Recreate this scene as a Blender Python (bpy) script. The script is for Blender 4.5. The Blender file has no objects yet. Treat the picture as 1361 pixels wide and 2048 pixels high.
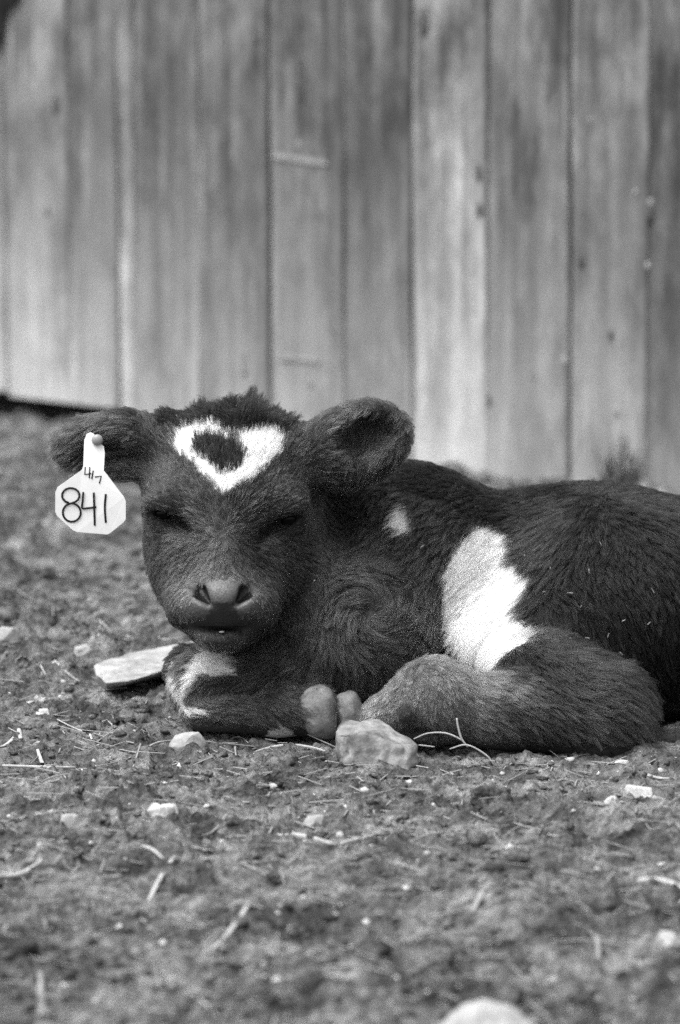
import bpy, bmesh, math, random
import numpy as np
from mathutils import Vector, Matrix, kdtree

# ------------------------------------------------------------------ camera
S = bpy.context.scene
COL = S.collection
F = 7600.0                      # focal length in photo pixels (1361 x 2048)
CAMZ, CAMY = 0.805, -4.0
PITCH = math.atan(1074 / F)
cd = bpy.data.cameras.new('camera')
cam = bpy.data.objects.new('camera', cd); COL.objects.link(cam)
cam.location = (0, CAMY, CAMZ)
cam.rotation_euler = (math.pi / 2 - PITCH, 0, 0)
cd.sensor_fit = 'VERTICAL'; cd.sensor_height = 36.0; cd.sensor_width = 24.0
cd.lens = F / 2048 * 36.0
cd.clip_start = 0.1; cd.clip_end = 500
cd.dof.use_dof = True; cd.dof.focus_distance = 3.99; cd.dof.aperture_fstop = 4.8
S.camera = cam

# ------------------------------------------------------------------ sky, sun, exposure
w = bpy.data.worlds.new('World'); S.world = w; w.use_nodes = True
nt = w.node_tree; nt.nodes.clear()
SUN_EL, SUN_AZ = math.radians(64), math.radians(-126)   # azimuth from +Y, clockwise; light from the left
sky = nt.nodes.new('ShaderNodeTexSky'); sky.sky_type = 'NISHITA'; sky.sun_disc = False
sky.sun_elevation = SUN_EL; sky.sun_rotation = SUN_AZ
sky.dust_density = 5.0; sky.air_density = 1.5
bw = nt.nodes.new('ShaderNodeRGBToBW')
bg = nt.nodes.new('ShaderNodeBackground'); bg.inputs['Strength'].default_value = 0.13
wo = nt.nodes.new('ShaderNodeOutputWorld')
nt.links.new(sky.outputs[0], bw.inputs[0]); nt.links.new(bw.outputs[0], bg.inputs['Color'])
nt.links.new(bg.outputs[0], wo.inputs['Surface'])
sd = bpy.data.lights.new('sun', 'SUN'); sd.energy = 1.5; sd.angle = math.radians(50); sd.color = (1, 1, 1)
sun = bpy.data.objects.new('sun', sd); COL.objects.link(sun)
sv = Vector((math.sin(SUN_AZ) * math.cos(SUN_EL), math.cos(SUN_AZ) * math.cos(SUN_EL), math.sin(SUN_EL)))
sun.rotation_euler = sv.to_track_quat('Z', 'Y').to_euler()
S.view_settings.view_transform = 'Standard'; S.view_settings.look = 'None'
S.view_settings.gamma = 1.0; S.view_settings.use_curve_mapping = False
S.view_settings.exposure = 1.15
S.cycles.use_denoising = False
S.cycles.use_adaptive_sampling = False
S.cycles.max_bounces = 8; S.cycles.diffuse_bounces = 4; S.cycles.transparent_max_bounces = 4

# ------------------------------------------------------------------ helpers
rng = np.random.default_rng(7); random.seed(7)
CP, SP = math.cos(PITCH), math.sin(PITCH)
def ray(px, py):
    a = (px - 680.5) / F; b = -(py - 1024) / F
    return np.array([a, CP + b * SP, -SP + b * CP])
def at(px, py, Y):              # the point in the place at depth Y (metres beyond the calf's face)
    d = ray(px, py); t = (Y - CAMY) / d[1]
    return np.array([0, CAMY, CAMZ]) + d * t
def gnd(px, py):
    d = ray(px, py); t = -CAMZ / d[2]
    return np.array([0, CAMY, CAMZ]) + d * t

def _hash(ix, iy, iz, seed):
    h = (ix.astype(np.int64) * 374761393 + iy.astype(np.int64) * 668265263 + iz.astype(np.int64) * 2147483647 + seed * 974634777) & 0xFFFFFFFF
    h = ((h ^ (h >> 13)) * 1274126177) & 0xFFFFFFFF
    h = ((h ^ (h >> 16)) * 2246822519) & 0xFFFFFFFF
    return ((h ^ (h >> 15)) & 0xFFFFFF).astype(np.float32) / 0xFFFFFF
def vnoise2(x, y, seed=0):
    ix = np.floor(x); iy = np.floor(y); fx = x - ix; fy = y - iy
    fx = fx * fx * (3 - 2 * fx); fy = fy * fy * (3 - 2 * fy); z = np.zeros_like(ix)
    a = _hash(ix, iy, z, seed); b = _hash(ix + 1, iy, z, seed); c = _hash(ix, iy + 1, z, seed); d = _hash(ix + 1, iy + 1, z, seed)
    return (a * (1 - fx) + b * fx) * (1 - fy) + (c * (1 - fx) + d * fx) * fy * 1.0 - 0.5
def vnoise3(p, seed=0):
    i = np.floor(p); f = p - i; f = f * f * (3 - 2 * f)
    out = 0
    for dx in (0, 1):
        for dy in (0, 1):
            for dz in (0, 1):
                wgt = (f[..., 0] if dx else 1 - f[..., 0]) * (f[..., 1] if dy else 1 - f[..., 1]) * (f[..., 2] if dz else 1 - f[..., 2])
                out = out + wgt * _hash(i[..., 0] + dx, i[..., 1] + dy, i[..., 2] + dz, seed)
    return out - 0.5

def mesh_obj(name, v, f, mat=None, parent=None, smooth=True):
    m = bpy.data.meshes.new(name)
    v = np.asarray(v, dtype=np.float32); f = np.asarray(f, dtype=np.int32)
    if f.ndim == 2:
        n, k = f.shape
        m.vertices.add(len(v)); m.vertices.foreach_set('co', v.ravel())
        m.loops.add(n * k); m.loops.foreach_set('vertex_index', f.ravel())
        m.polygons.add(n); m.polygons.foreach_set('loop_start', np.arange(0, n * k, k, dtype=np.int32))
        m.polygons.foreach_set('loop_total', np.full(n, k, dtype=np.int32))
        m.update(calc_edges=True); m.validate()
    if smooth: m.polygons.foreach_set('use_smooth', np.ones(len(m.polygons), dtype=bool))
    if mat: m.materials.append(mat)
    o = bpy.data.objects.new(name, m); COL.objects.link(o)
    if parent: o.parent = parent
    return o
def bm_obj(name, bm, mat=None, parent=None, smooth=False):
    m = bpy.data.meshes.new(name); bm.to_mesh(m); bm.free()
    if smooth: m.polygons.foreach_set('use_smooth', np.ones(len(m.polygons), dtype=bool))
    if mat: m.materials.append(mat)
    o = bpy.data.objects.new(name, m); COL.objects.link(o)
    if parent: o.parent = parent
    return o
def tag(o, label=None, cat=None, group=None, kind=None):
    if label: o['label'] = label
    if cat: o['category'] = cat
    if group: o['group'] = group
    if kind: o['kind'] = kind
    return o
def empty(name, loc):
    o = bpy.data.objects.new(name, None); COL.objects.link(o); o.location = loc; o.empty_display_size = 0.05
    return o
def keep_world(o, parent):      # parts are modelled in world space; the thing's Empty sits at its base
    o.parent = parent; o.matrix_parent_inverse = Matrix.Translation(parent.location).inverted()
    return o

# ------------------------------------------------------------------ materials
class N:
    def __init__(s, name):
        s.m = bpy.data.materials.new(name); s.m.use_nodes = True; s.t = s.m.node_tree
        s.b = s.t.nodes['Principled BSDF']
    def n(s, typ, **kw):
        nd = s.t.nodes.new(typ)
        for k, v in kw.items():
            if k in nd.inputs: nd.inputs[k].default_value = v
            else: setattr(nd, k, v)
        return nd
    def l(s, a, b): s.t.links.new(a, b)
    def noise(s, vec, scale, detail=4, rough=0.6):
        nd = s.n('ShaderNodeTexNoise'); nd.inputs['Scale'].default_value = scale
        nd.inputs['Detail'].default_value = detail; nd.inputs['Roughness'].default_value = rough
        if vec is not None: s.l(vec, nd.inputs['Vector'])
        return nd.outputs['Fac']
    def ramp(s, fac, stops):
        nd = s.n('ShaderNodeValToRGB'); e = nd.color_ramp.elements
        while len(e) < len(stops): e.new(0.5)
        for i, (p, c) in enumerate(stops):
            e[i].position = p; e[i].color = (c, c, c, 1)
        s.l(fac, nd.inputs['Fac']); return nd.outputs['Color']
    def mul(s, a, b, op='MULTIPLY'):
        nd = s.n('ShaderNodeMath', operation=op)
        for i, x in enumerate((a, b)):
            if isinstance(x, (int, float)): nd.inputs[i].default_value = x
            else: s.l(x, nd.inputs[i])
        return nd.outputs[0]
    def bump(s, h, strength, dist):
        nd = s.n('ShaderNodeBump'); nd.inputs['Strength'].default_value = strength; nd.inputs['Distance'].default_value = dist
        s.l(h, nd.inputs['Height']); s.l(nd.outputs[0], s.b.inputs['Normal'])
    def attr(s, name, typ='GEOMETRY'):
        nd = s.n('ShaderNodeAttribute'); nd.attribute_type = typ; nd.attribute_name = name; return nd
    def obj(s): return s.n('ShaderNodeTexCoord').outputs['Object']
    def pos(s): return s.n('ShaderNodeNewGeometry').outputs['Position']
    def mapping(s, vec, scale):
        nd = s.n('ShaderNodeMapping'); nd.inputs['Scale'].default_value = scale; s.l(vec, nd.inputs['Vector']); return nd.outputs[0]
    def rough(s, r, spec=0.3):
        s.b.inputs['Roughness'].default_value = r; s.b.inputs['Specular IOR Level'].default_value = spec

def mat_dirt():
    k = N('dirt'); p = k.pos()
    a = k.noise(p, 9, 6, 0.65); b = k.noise(p, 60, 6, 0.7); c = k.noise(p, 230, 3, 0.6); vo = k.n('ShaderNodeTexVoronoi'); vo.inputs['Scale'].default_value = 170; k.l(p, vo.inputs['Vector']); vd = vo.outputs['Distance']
    base = k.ramp(a, [(0.36, 0.065), (0.5, 0.14), (0.64, 0.23)])
    fine = k.ramp(b, [(0.3, 0.26), (0.5, 0.95), (0.7, 1.75)])
    fleck = k.ramp(c, [(0.3, 0.75), (0.66, 1.0), (0.74, 1.7)])
    damp = k.ramp(k.noise(p, 26, 4, 0.6), [(0.36, 0.5), (0.48, 0.95), (0.66, 1.35)])
    k.l(k.mul(k.mul(k.mul(base, fine), fleck), damp), k.b.inputs['Base Color'])
    k.bump(k.mul(k.mul(b, k.mul(c, 0.5), 'ADD'), k.mul(vd, -0.5), 'ADD'), 1.0, 0.008); k.rough(0.95, 0.1)
    return k.m
def mat_plain(name, lo, hi, scale, rough=0.9, spec=0.15, bump=0.003, detail=6, p0=0.3, p1=0.7):
    k = N(name); p = k.obj(); a = k.noise(p, scale, detail, 0.65); b = k.noise(p, scale * 6, 4, 0.6)
    k.l(k.mul(k.ramp(a, [(p0, lo), (p1, hi)]), k.ramp(b, [(0.3, 0.8), (0.7, 1.15)])), k.b.inputs['Base Color'])
    k.bump(k.mul(a, k.mul(b, 0.4), 'ADD'), 0.6, bump); k.rough(rough, spec)
    return k.m
def mat_plank():
    k = N('weathered_wood')
    tone = k.attr('tone', 'OBJECT').outputs['Fac']; off = k.attr('off', 'OBJECT').outputs['Fac']; dust = k.attr('dust', 'OBJECT').outputs['Fac']
    o = k.obj(); cmb = k.n('ShaderNodeCombineXYZ'); k.l(off, cmb.inputs[0]); k.l(off, cmb.inputs[1]); k.l(off, cmb.inputs[2])
    ad = k.n('ShaderNodeVectorMath', operation='ADD'); k.l(o, ad.inputs[0]); k.l(cmb.outputs[0], ad.inputs[1]); v = ad.outputs[0]
    g1 = k.noise(k.mapping(v, (34, 34, 1.6)), 1, 5, 0.6)           # wide streaks along the board
    g2 = k.noise(k.mapping(v, (180, 180, 5)), 1, 4, 0.65)           # grain
    g3 = k.noise(k.mapping(v, (14, 14, 6)), 1, 5, 0.62)             # blotches
    spot = k.noise(k.mapping(v, (40, 40, 26)), 1, 2, 0.5)           # pale splashes
    sx = k.n('ShaderNodeSeparateXYZ'); k.l(o, sx.inputs[0])
    wear = k.n('ShaderNodeMapRange'); wear.inputs['From Min'].default_value = 0.62; wear.inputs['From Max'].default_value = 0.0
    wear.inputs['To Min'].default_value = 0.0; wear.inputs['To Max'].default_value = 1.0
    k.l(k.mul(sx.outputs[2], k.mul(k.mul(g3, -0.5, 'ADD'), 0.9), 'ADD'), wear.inputs['Value'])   # splash-bleached foot of the board, ragged edge
    wd = k.mul(k.mul(wear.outputs[0], wear.outputs[0]), dust)
    c = k.mul(k.ramp(g1, [(0.3, 0.5), (0.5, 1.0), (0.7, 1.55)]), k.ramp(g2, [(0.25, 0.8), (0.75, 1.2)]))
    c = k.mul(c, k.ramp(g3, [(0.3, 0.55), (0.5, 1.0), (0.7, 1.5)]))
    g4 = k.noise(k.mapping(v, (9, 9, 3.2)), 1, 6, 0.7)              # old stains
    c = k.mul(c, k.ramp(g4, [(0.36, 0.5), (0.47, 0.95), (0.6, 1.1), (0.72, 1.5)]))
    g5 = k.noise(k.mapping(v, (60, 60, 22)), 1, 5, 0.7)
    c = k.mul(c, k.ramp(g5, [(0.3, 0.72), (0.7, 1.3)]))
    c = k.mul(c, k.mul(tone, 0.50))
    c = k.mul(c, k.mul(wd, 0.30), 'ADD')
    c = k.mul(c, k.ramp(spot, [(0.70, 0.0), (0.80, 0.07)]), 'ADD')
    k.l(c, k.b.inputs['Base Color'])
    k.bump(k.mul(g2, g1, 'ADD'), 0.5, 0.004); k.rough(0.85, 0.2)
    return k.m
def mat_coat(name, hair):
    k = N(name); c = k.attr('coat').outputs['Color']
    if hair:
        k.t.nodes.remove(k.b)
        h = k.n('ShaderNodeBsdfHairPrincipled'); h.model = 'CHIANG'; h.parametrization = 'COLOR'
        h.inputs['Roughness'].default_value = 0.42; h.inputs['IOR'].default_value = 1.33; h.inputs['Radial Roughness'].default_value = 0.5
        h.inputs['Coat'].default_value = 0.0; h.inputs['Random Roughness'].default_value = 0.2
        k.l(c, h.inputs['Color'])
        k.l(h.outputs[0], k.t.nodes['Material Output'].inputs['Surface'])
    else:
        p = k.pos(); vo = k.n('ShaderNodeTexVoronoi'); vo.inputs['Scale'].default_value = 420; k.l(p, vo.inputs['Vector']); a = k.mul(k.noise(p, 500, 3, 0.6), k.mul(vo.outputs['Distance'], -0.35), 'ADD')
        k.l(k.mul(c, k.ramp(a, [(0.1, 0.6), (0.6, 1.25)])), k.b.inputs['Base Color'])
        r = k.attr('wet').outputs['Fac']
        k.l(k.mul(0.8, k.mul(r, 0.42), 'SUBTRACT'), k.b.inputs['Roughness']); k.b.inputs['Specular IOR Level'].default_value = 0.35
        k.bump(a, 0.35, 0.002)
    return k.m

M_DIRT = mat_dirt()
M_PLANK = mat_plank()
M_KNOT = mat_plain('knot_wood', 0.05, 0.12, 60)
M_BACK = mat_plain('rail_and_light_block', 0.05, 0.08, 12)
M_ROCK = mat_plain('pale_limestone', 0.20, 0.46, 28, bump=0.004)
M_ROCKD = mat_plain('mottled_stone', 0.06, 0.36, 22, bump=0.006, p0=0.36, p1=0.62)
M_CHIP = mat_plain('pale_chip', 0.30, 0.62, 60, bump=0.004)
M_STRAW = mat_plain('dry_straw', 0.26, 0.52, 40, 0.6, 0.3, 0.001)
M_STRAWD = mat_plain('old_straw', 0.18, 0.34, 40, 0.7, 0.2, 0.001)
M_CLOD = M_DIRT
M_SKIN = mat_coat('calf_skin', False)
M_FUR = mat_coat('calf_fur', True)
M_HOOF = mat_plain('soft_hoof', 0.09, 0.25, 80, 0.75, 0.2, 0.002)
M_WEED = mat_plain('dry_weed', 0.07, 0.14, 30)
def mat_simple(name, c, rough, spec=0.5, coat=0.0):
    k = N(name); a = k.noise(k.obj(), 90, 4, 0.6)
    k.l(k.ramp(a, [(0.3, c * 0.94), (0.7, c * 1.04)]), k.b.inputs['Base Color'])
    k.rough(rough, spec); k.b.inputs['Coat Weight'].default_value = coat
    return k.m
M_TAG = mat_simple('tag_plastic', 0.86, 0.45, 0.4)
M_INK_HOLE = mat_simple('ink_and_hole_black', 0.015, 0.6, 0.2)
M_EYE = mat_simple('eye_dark', 0.0015, 0.08, 0.12, 0.0)
M_LASH = mat_simple('lash', 0.02, 0.7, 0.2)
M_STUD = mat_simple('stud_metal', 0.25, 0.35, 0.5)

# ------------------------------------------------------------------ ground
def ground_h(x, y, fine=True):
    x = np.asarray(x, dtype=np.float64); y = np.asarray(y, dtype=np.float64)
    h = 0.018 * vnoise2(x * 2.3 + 9, y * 2.3, 1) + 0.018 * vnoise2(x * 6.5, y * 6.5, 2) + 0.014 * vnoise2(x * 13, y * 11, 12)
    flat = np.exp(-(((y + .07) / .20) ** 4)) * np.exp(-(((x - .1) / .6) ** 4))      # pressed flat where the calf lies
    h = h * (1 - .8 * flat) - .006 * flat
    if fine:
        m = (1 - .35 * flat) * 0.55 + (1 - .35 * flat) * 0.9 * np.clip(vnoise2(x * 5, y * 5, 21) + 0.5, 0, 1)
        r = 1 - np.abs(2 * vnoise2(x * 17 + 3, y * 17, 3))
        h = h + 0.011 * m * (r - 0.5)
        h = h + 0.017 * m * vnoise2(x * 31, y * 24, 4) + 0.018 * m * np.abs(vnoise2(x * 38 + 3, y * 33, 14)) + 0.014 * m * np.abs(vnoise2(x * 80, y * 72, 5)) + 0.011 * (.4 + m) * np.abs(vnoise2(x * 150, y * 135, 6)) - .006
    # trodden hollows in front
    for (hx, hy, r, d) in HOLLOWS:
        h = h - d * np.exp(-((x - hx) ** 2 + (y - hy) ** 2) / (r * r))
    far = np.clip((np.hypot(x, y) - 6) / 20, 0, 1)
    return h * (1 - far)
HOLLOWS = []
for (px, py, r, d) in [(690, 1880, .045, .045), (440, 1945, .045, .04), (330, 1818, .022, .035), (1310, 2000, .05, .07), (600, 2010, .045, .036), (80, 1990, .05, .03), (800, 1650, .025, .012), (560, 1560, .03, .012), (120, 1610, .035, .014), (1180, 1950, .04, .014)]:
    g = gnd(px, py); HOLLOWS.append((g[0], g[1], r, d))
def axis(lo, hi, step, far):
    a = list(np.arange(lo, hi, step)); s = step; p = a[-1]; q = a[0]; R, L = [], []
    while p < far: s *= 1.25; p += s; R.append(p)
    s = step
    while q > -far: s *= 1.25; q -= s; L.append(q)
    return np.array(L[::-1] + a + R)
xs = axis(-0.76, 0.76, 0.0034, 60)
ys = np.concatenate([axis(-1.35, 0.9, 0.0040, 60)])
ys = np.concatenate([ys[ys < 0.9], np.arange(0.9, 3.2, 0.011), 3.2 + np.cumsum(0.011 * 1.3 ** np.arange(1, 29))])
GX, GY = np.meshgrid(xs, ys, indexing='ij')
GZ = ground_h(GX, GY)
nx, ny = GX.shape
idx = np.arange(nx * ny).reshape(nx, ny)
quads = np.stack([idx[:-1, :-1], idx[1:, :-1], idx[1:, 1:], idx[:-1, 1:]], -1).reshape(-1, 4)
ground = mesh_obj('ground', np.stack([GX, GY, GZ], -1).reshape(-1, 3), quads, M_DIRT)
tag(ground, kind='structure')
def gh1(x, y): return float(ground_h(np.array([x]), np.array([y]))[0])

# ------------------------------------------------------------------ plank wall
W0, W1 = gnd(0, 838), gnd(1345, 1000)
W0[2] = W1[2] = 0
wd = (W1 - W0); wd /= np.linalg.norm(wd)
wn = np.array([wd[1], -wd[0], 0.0])
if wn[1] > 0: wn = -wn                      # towards the camera
def wall_s(px, py=600):
    d = ray(px, py); o = np.array([0, CAMY, CAMZ])
    t = np.dot(W0 - o, wn) / np.dot(d, wn)
    return float(np.dot(o + d * t - W0, wd))
def wall_sz(px, py):
    d = ray(px, py); o = np.array([0, CAMY, CAMZ])
    t = np.dot(W0 - o, wn) / np.dot(d, wn); p = o + d * t
    return float(np.dot(p - W0, wd)), float(p[2])
seams = [wall_s(x) for x in (-240, -115, 10, 138, 236, 268, 400, 537, 685, 821, 971, 1137, 1291)]
while len(seams) < 16: seams.append(seams[-1] + 0.175 + 0.02 * random.random())
while len(seams) < 19: seams.insert(0, seams[0] - 0.18)
wall = empty('plank_wall', tuple(W0))
wall.rotation_euler = (0, 0, math.atan2(wd[1], wd[0]))
tag(wall, 'weathered grey wall of upright wooden planks behind the lying calf', 'wall')
# wall frame: local x along the wall, local y = away from the camera, z up
tones = {}
vis = {138: (.34, .8), 268: (.31, .8)}
tone_list = [.27, .29, .28, .28, .30, .33, .27, .44, .24, .25, .26, .21, .38, .26, .28, .19, .24, .25]  # palest entry: narrow plank added to paint a neighbour's bright rounded edge
dust_list = [1, 1, 1, 1, 1.2, 1.0, .75, .8, .75, .7, .65, .55, .95, .6, .75, .35, .6, .6]
off_list = [0, 2, -3, 0, 1, 2, -1, -2, 1, -1, 1, -1, 1, 0, 1, -1, 0, 2]
planks = []
WALL_H = 2.1
for i in range(len(seams) - 1):
    a, b = seams[i], seams[i + 1]
    gap = 0.0022; wdt = b - a - 2 * gap; th = 0.022
    g = W0 + wd * (a + b) / 2
    gz = gh1(g[0], g[1])
    foot = gz + (0.044 if i < 6 else (0.030 if i in (6, 7) else (0.012 if i == 8 else -0.01))) + random.uniform(-.003, .003)
    bm = bmesh.new(); nz = 26; nxs = 6
    # a board: slightly cupped, with worn rounded edges and a wavering edge line
    prof = [(0, th), (0, 0.004), (0.0025, 0.0008)] + [(wdt * t, -0.0018 * math.sin(math.pi * t) * random.choice((1,))) for t in (0.12, 0.3, 0.5, 0.7, 0.88)] + [(wdt - 0.0025, 0.0008), (wdt, 0.004), (wdt, th)]
    rows = []
    sd_ = random.random() * 50
    for r in range(nz + 1):
        z = (WALL_H - foot) * r / nz
        e0 = 0.0018 * math.sin(z * 5.1 + sd_) + 0.0012 * math.sin(z * 13 + 2 * sd_)
        e1 = 0.0018 * math.sin(z * 4.3 + sd_ * 1.7) + 0.0012 * math.sin(z * 11 + sd_)
        dy = 0.002 * math.sin(z * 2.2 + sd_)
        row = []
        for (x, y) in prof:
            t = x / wdt
            row.append(bm.verts.new((x + e0 * (1 - t) + e1 * t - wdt / 2, y + dy, z)))
        rows.append(row)
    for r in range(nz):
        for c in range(len(prof)):
            c2 = (c + 1) % len(prof)
            bm.faces.new((rows[r][c], rows[r][c2], rows[r + 1][c2], rows[r + 1][c]))
    bm.faces.new(rows[0][::-1]); bm.faces.new(rows[-1])
    bmesh.ops.recalc_face_normals(bm, faces=bm.faces)
    o = bm_obj('plank', bm, M_PLANK, wall)
    o.location = ((a + b) / 2, off_list[i] * 0.001, foot)
    o['tone'] = tone_list[i]; o['dust'] = dust_list[i]; o['off'] = i * 3.71 + 1.3
    planks.append((a, b, o, foot))
def on_wall(px, py):
    s, z = wall_sz(px, py)
    for a, b, o, foot in planks:
        if a <= s < b: return s, z, o, foot
# rails behind the boards, and an added dark sheet that blocks skylight through the gaps
def box_bm(sx, sy, sz):
    bm = bmesh.new(); bmesh.ops.create_cube(bm, size=1)
    bmesh.ops.scale(bm, vec=(sx, sy, sz), verts=bm.verts)
    bmesh.ops.bevel(bm, geom=bm.edges[:], offset=0.003, segments=1, affect='EDGES')
    return bm
L = seams[-1] - seams[0]; mid = (seams[-1] + seams[0]) / 2
for z in (0.35, 1.2, 1.95):
    o = bm_obj('rail', box_bm(L, 0.05, 0.12), M_BACK, wall); o.location = (mid, 0.056, z)
o = bm_obj('gap_light_block', box_bm(L, 0.02, WALL_H + 0.1), M_BACK, wall); o.location = (mid, 0.16, WALL_H / 2 - 0.1)
# knots: raised dark eyes in the wood; pale nail heads and splinters
def disc_bm(rx, rz, h, seed):
    bm = bmesh.new(); r = random.Random(seed); n = 14
    ring = [(rx * (1 + .18 * (r.random() - .5)) * math.cos(2 * math.pi * i / n), rz * (1 + .18 * (r.random() - .5)) * math.sin(2 * math.pi * i / n)) for i in range(n)]
    A = [bm.verts.new((x, 0.006, z)) for x, z in ring]; B = [bm.verts.new((x * .8, -h, z * .8)) for x, z in ring]
    c = bm.verts.new((0, -h * 0.6, 0))
    for i in range(n):
        j = (i + 1) % n
        bm.faces.new((A[i], A[j], B[j], B[i])); bm.faces.new((B[i], B[j], c))
    bmesh.ops.recalc_face_normals(bm, faces=bm.faces)
    return bm
def on_plank(name, px, py, rx, rz, mat, h=0.003):
    s, z, pl, foot = on_wall(px, py)
    o = bm_obj(name, disc_bm(rx, rz, h, int(px + py)), mat, pl, True)
    o.location = (s - pl.location.x, 0.0, z - foot)
for (px, py, rx, rz) in [(113, 207, .012, .024), (493, 732, .008, .026), (517, 72, .010, .022), (372, 765, .008, .015), (605, 160, .007, .05), (960, 420, .006, .012), (958, 345, .006, .016), (1070, 755, .006, .01), (1163, 520, .006, .014), (850, 45, .014, .03), (1300, 425, .008, .02), (980, 800, .005, .012), (95, 425, .006, .008), (1222, 670, .005, .01)]:
    on_plank('knot', px, py, rx, rz, M_KNOT)
M_PLANK_PALE = mat_plain('scuffed_wood', 0.22, 0.34, 50)
for (px, py, r) in [(1296, 532, .005), (1130, 722, .007), (1064, 782, .006), (1233, 822, .007), (597, 290, .006), (1301, 408, .006), (516, 148, .008), (1271, 384, .004), (1180, 240, .004), (622, 765, .006), (210, 632, .005), (1080, 445, .007)]:
    on_plank('pale_splash', px, py, r * .8, r * 1.5, M_PLANK_PALE, 0.0015)
def scuff(px0, py0, px1, py1, hw):
    s0, z0, pl, foot = on_wall(px0, py0); s1, z1 = wall_sz(px1, py1)
    bm = bmesh.new(); n = 12; up, dn = [], []
    for i in range(n + 1):
        t = i / n; x = s0 + (s1 - s0) * t - pl.location.x; z = z0 + (z1 - z0) * t - foot
        hh = hw * (0.6 + 0.5 * random.random())
        up.append(bm.verts.new((x, -0.0028, z + hh))); dn.append(bm.verts.new((x, -0.0028, z - hh)))
    for i in range(n): bm.faces.new((dn[i], dn[i + 1], up[i + 1], up[i]))
    ext = bmesh.ops.extrude_face_region(bm, geom=bm.faces[:])
    bmesh.ops.translate(bm, vec=(0, 0.005, 0), verts=[e for e in ext['geom'] if isinstance(e, bmesh.types.BMVert)])
    bmesh.ops.recalc_face_normals(bm, faces=bm.faces)
    bm_obj('scuff', bm, M_PLANK_PALE, pl)
scuff(545, 311, 655, 327, 0.0045); scuff(560, 713, 640, 722, 0.004)

# black sheet standing in for the dark inside a broken board, top left
s, z = wall_sz(-20, 30)
bm = bmesh.new()
out = [(-40, -60), (45, -60), (48, -10), (38, 4), (26, 12), (18, 30), (12, 52), (10, 72), (2, 84), (-40, 90)]
P = [wall_sz(x, y) for x, y in out]
front = [bm.verts.new((s_, -0.012 - 0.004 * math.sin(i), z_)) for i, (s_, z_) in enumerate(P)]
fc = bm.faces.new(front)
ext = bmesh.ops.extrude_face_region(bm, geom=[fc]); bmesh.ops.translate(bm, vec=(0, 0.006, 0), verts=[e for e in ext['geom'] if isinstance(e, bmesh.types.BMVert)])
bmesh.ops.recalc_face_normals(bm, faces=bm.faces)
bm_obj('dark_hole_sheet', bm, M_INK_HOLE, wall)

# ------------------------------------------------------------------ the calf: one continuous surface from a smooth distance field
VX = 0.0032
LO = np.array([-0.345, -0.175, -0.035]); HI = np.array([0.60, 0.43, 0.375])
dims = np.ceil((HI - LO) / VX).astype(int)
ax = [LO[i] + VX * np.arange(dims[i]) for i in range(3)]
FLD = np.full(dims, 0.06, dtype=np.float32)
PR = []                                     # primitives kept for flow, hair length and coat tone
def rotm(deg):
    a = [math.radians(d) for d in deg]
    from mathutils import Euler
    return np.array(Euler(a).to_matrix())
class Prim:
    def __init__(s, kind, c, r, R=None, b=None, rb=None, k=0.02, flow=None, hl=0.014, tone=0.06, up=0.3, squash=None):
        s.kind, s.c, s.r, s.R, s.b, s.rb, s.k = kind, np.asarray(c, float), r, R, b, rb, k
        s.flow = None if flow is None else np.asarray(flow, float) / np.linalg.norm(flow)
        s.hl, s.tone, s.up = hl, tone, up
    def bounds(s, m):
        if s.kind == 'E':
            R = max(s.r); return s.c - R - m, s.c + R + m
        lo = np.minimum(s.c - s.r, s.b - s.rb); hi = np.maximum(s.c + s.r, s.b + s.rb); return lo - m, hi + m
    def dist(s, p):
        if s.kind == 'E':
            q = p - s.c
            if s.R is not None: q = q @ s.R
            r = np.asarray(s.r)
            k0 = np.sqrt(((q / r) ** 2).sum(-1)); k1 = np.sqrt(((q / (r * r)) ** 2).sum(-1)) + 1e-9
            return np.where(k0 < 1e-6, -min(s.r), k0 * (k0 - 1) / k1)
        ba = s.b - s.c; h = np.clip(((p - s.c) @ ba) / ba.dot(ba), 0, 1)
        d = p - s.c - h[..., None] * ba
        return np.sqrt((d * d).sum(-1)) - (s.r + (s.rb - s.r) * h)
def block(pr, m):
    lo, hi = pr.bounds(m)
    i0 = np.clip(np.floor((lo - LO) / VX).astype(int), 0, dims); i1 = np.clip(np.ceil((hi - LO) / VX).astype(int) + 1, 0, dims)
    sl = tuple(slice(i0[i], i1[i]) for i in range(3))
    g = np.stack(np.meshgrid(ax[0][sl[0]], ax[1][sl[1]], ax[2][sl[2]], indexing='ij'), -1)
    return sl, g
def smin(a, b, k):
    h = np.maximum(k - np.abs(a - b), 0) / k
    return np.minimum(a, b) - h * h * k * 0.25
def add(pr, keep=True):
    sl, g = block(pr, 0.05)
    if g.size: FLD[sl] = smin(FLD[sl], pr.dist(g), pr.k)
    if keep: PR.append(pr)
def cut(pr):
    sl, g = block(pr, 0.03)
    if g.size: FLD[sl] = -smin(-FLD[sl], pr.dist(g), pr.k)
def E(px, py, Y, rx, ry, rz, rot=None, **kw):
    return Prim('E', at(px, py, Y), (rx, ry, rz), rotm(rot) if rot else None, **kw)
def RC(a, b, **kw):
    return Prim('C', at(*a[:3]), a[3], None, at(*b[:3]), b[3], **kw)

BK = (1.0, 0.1, -0.55)
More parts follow.
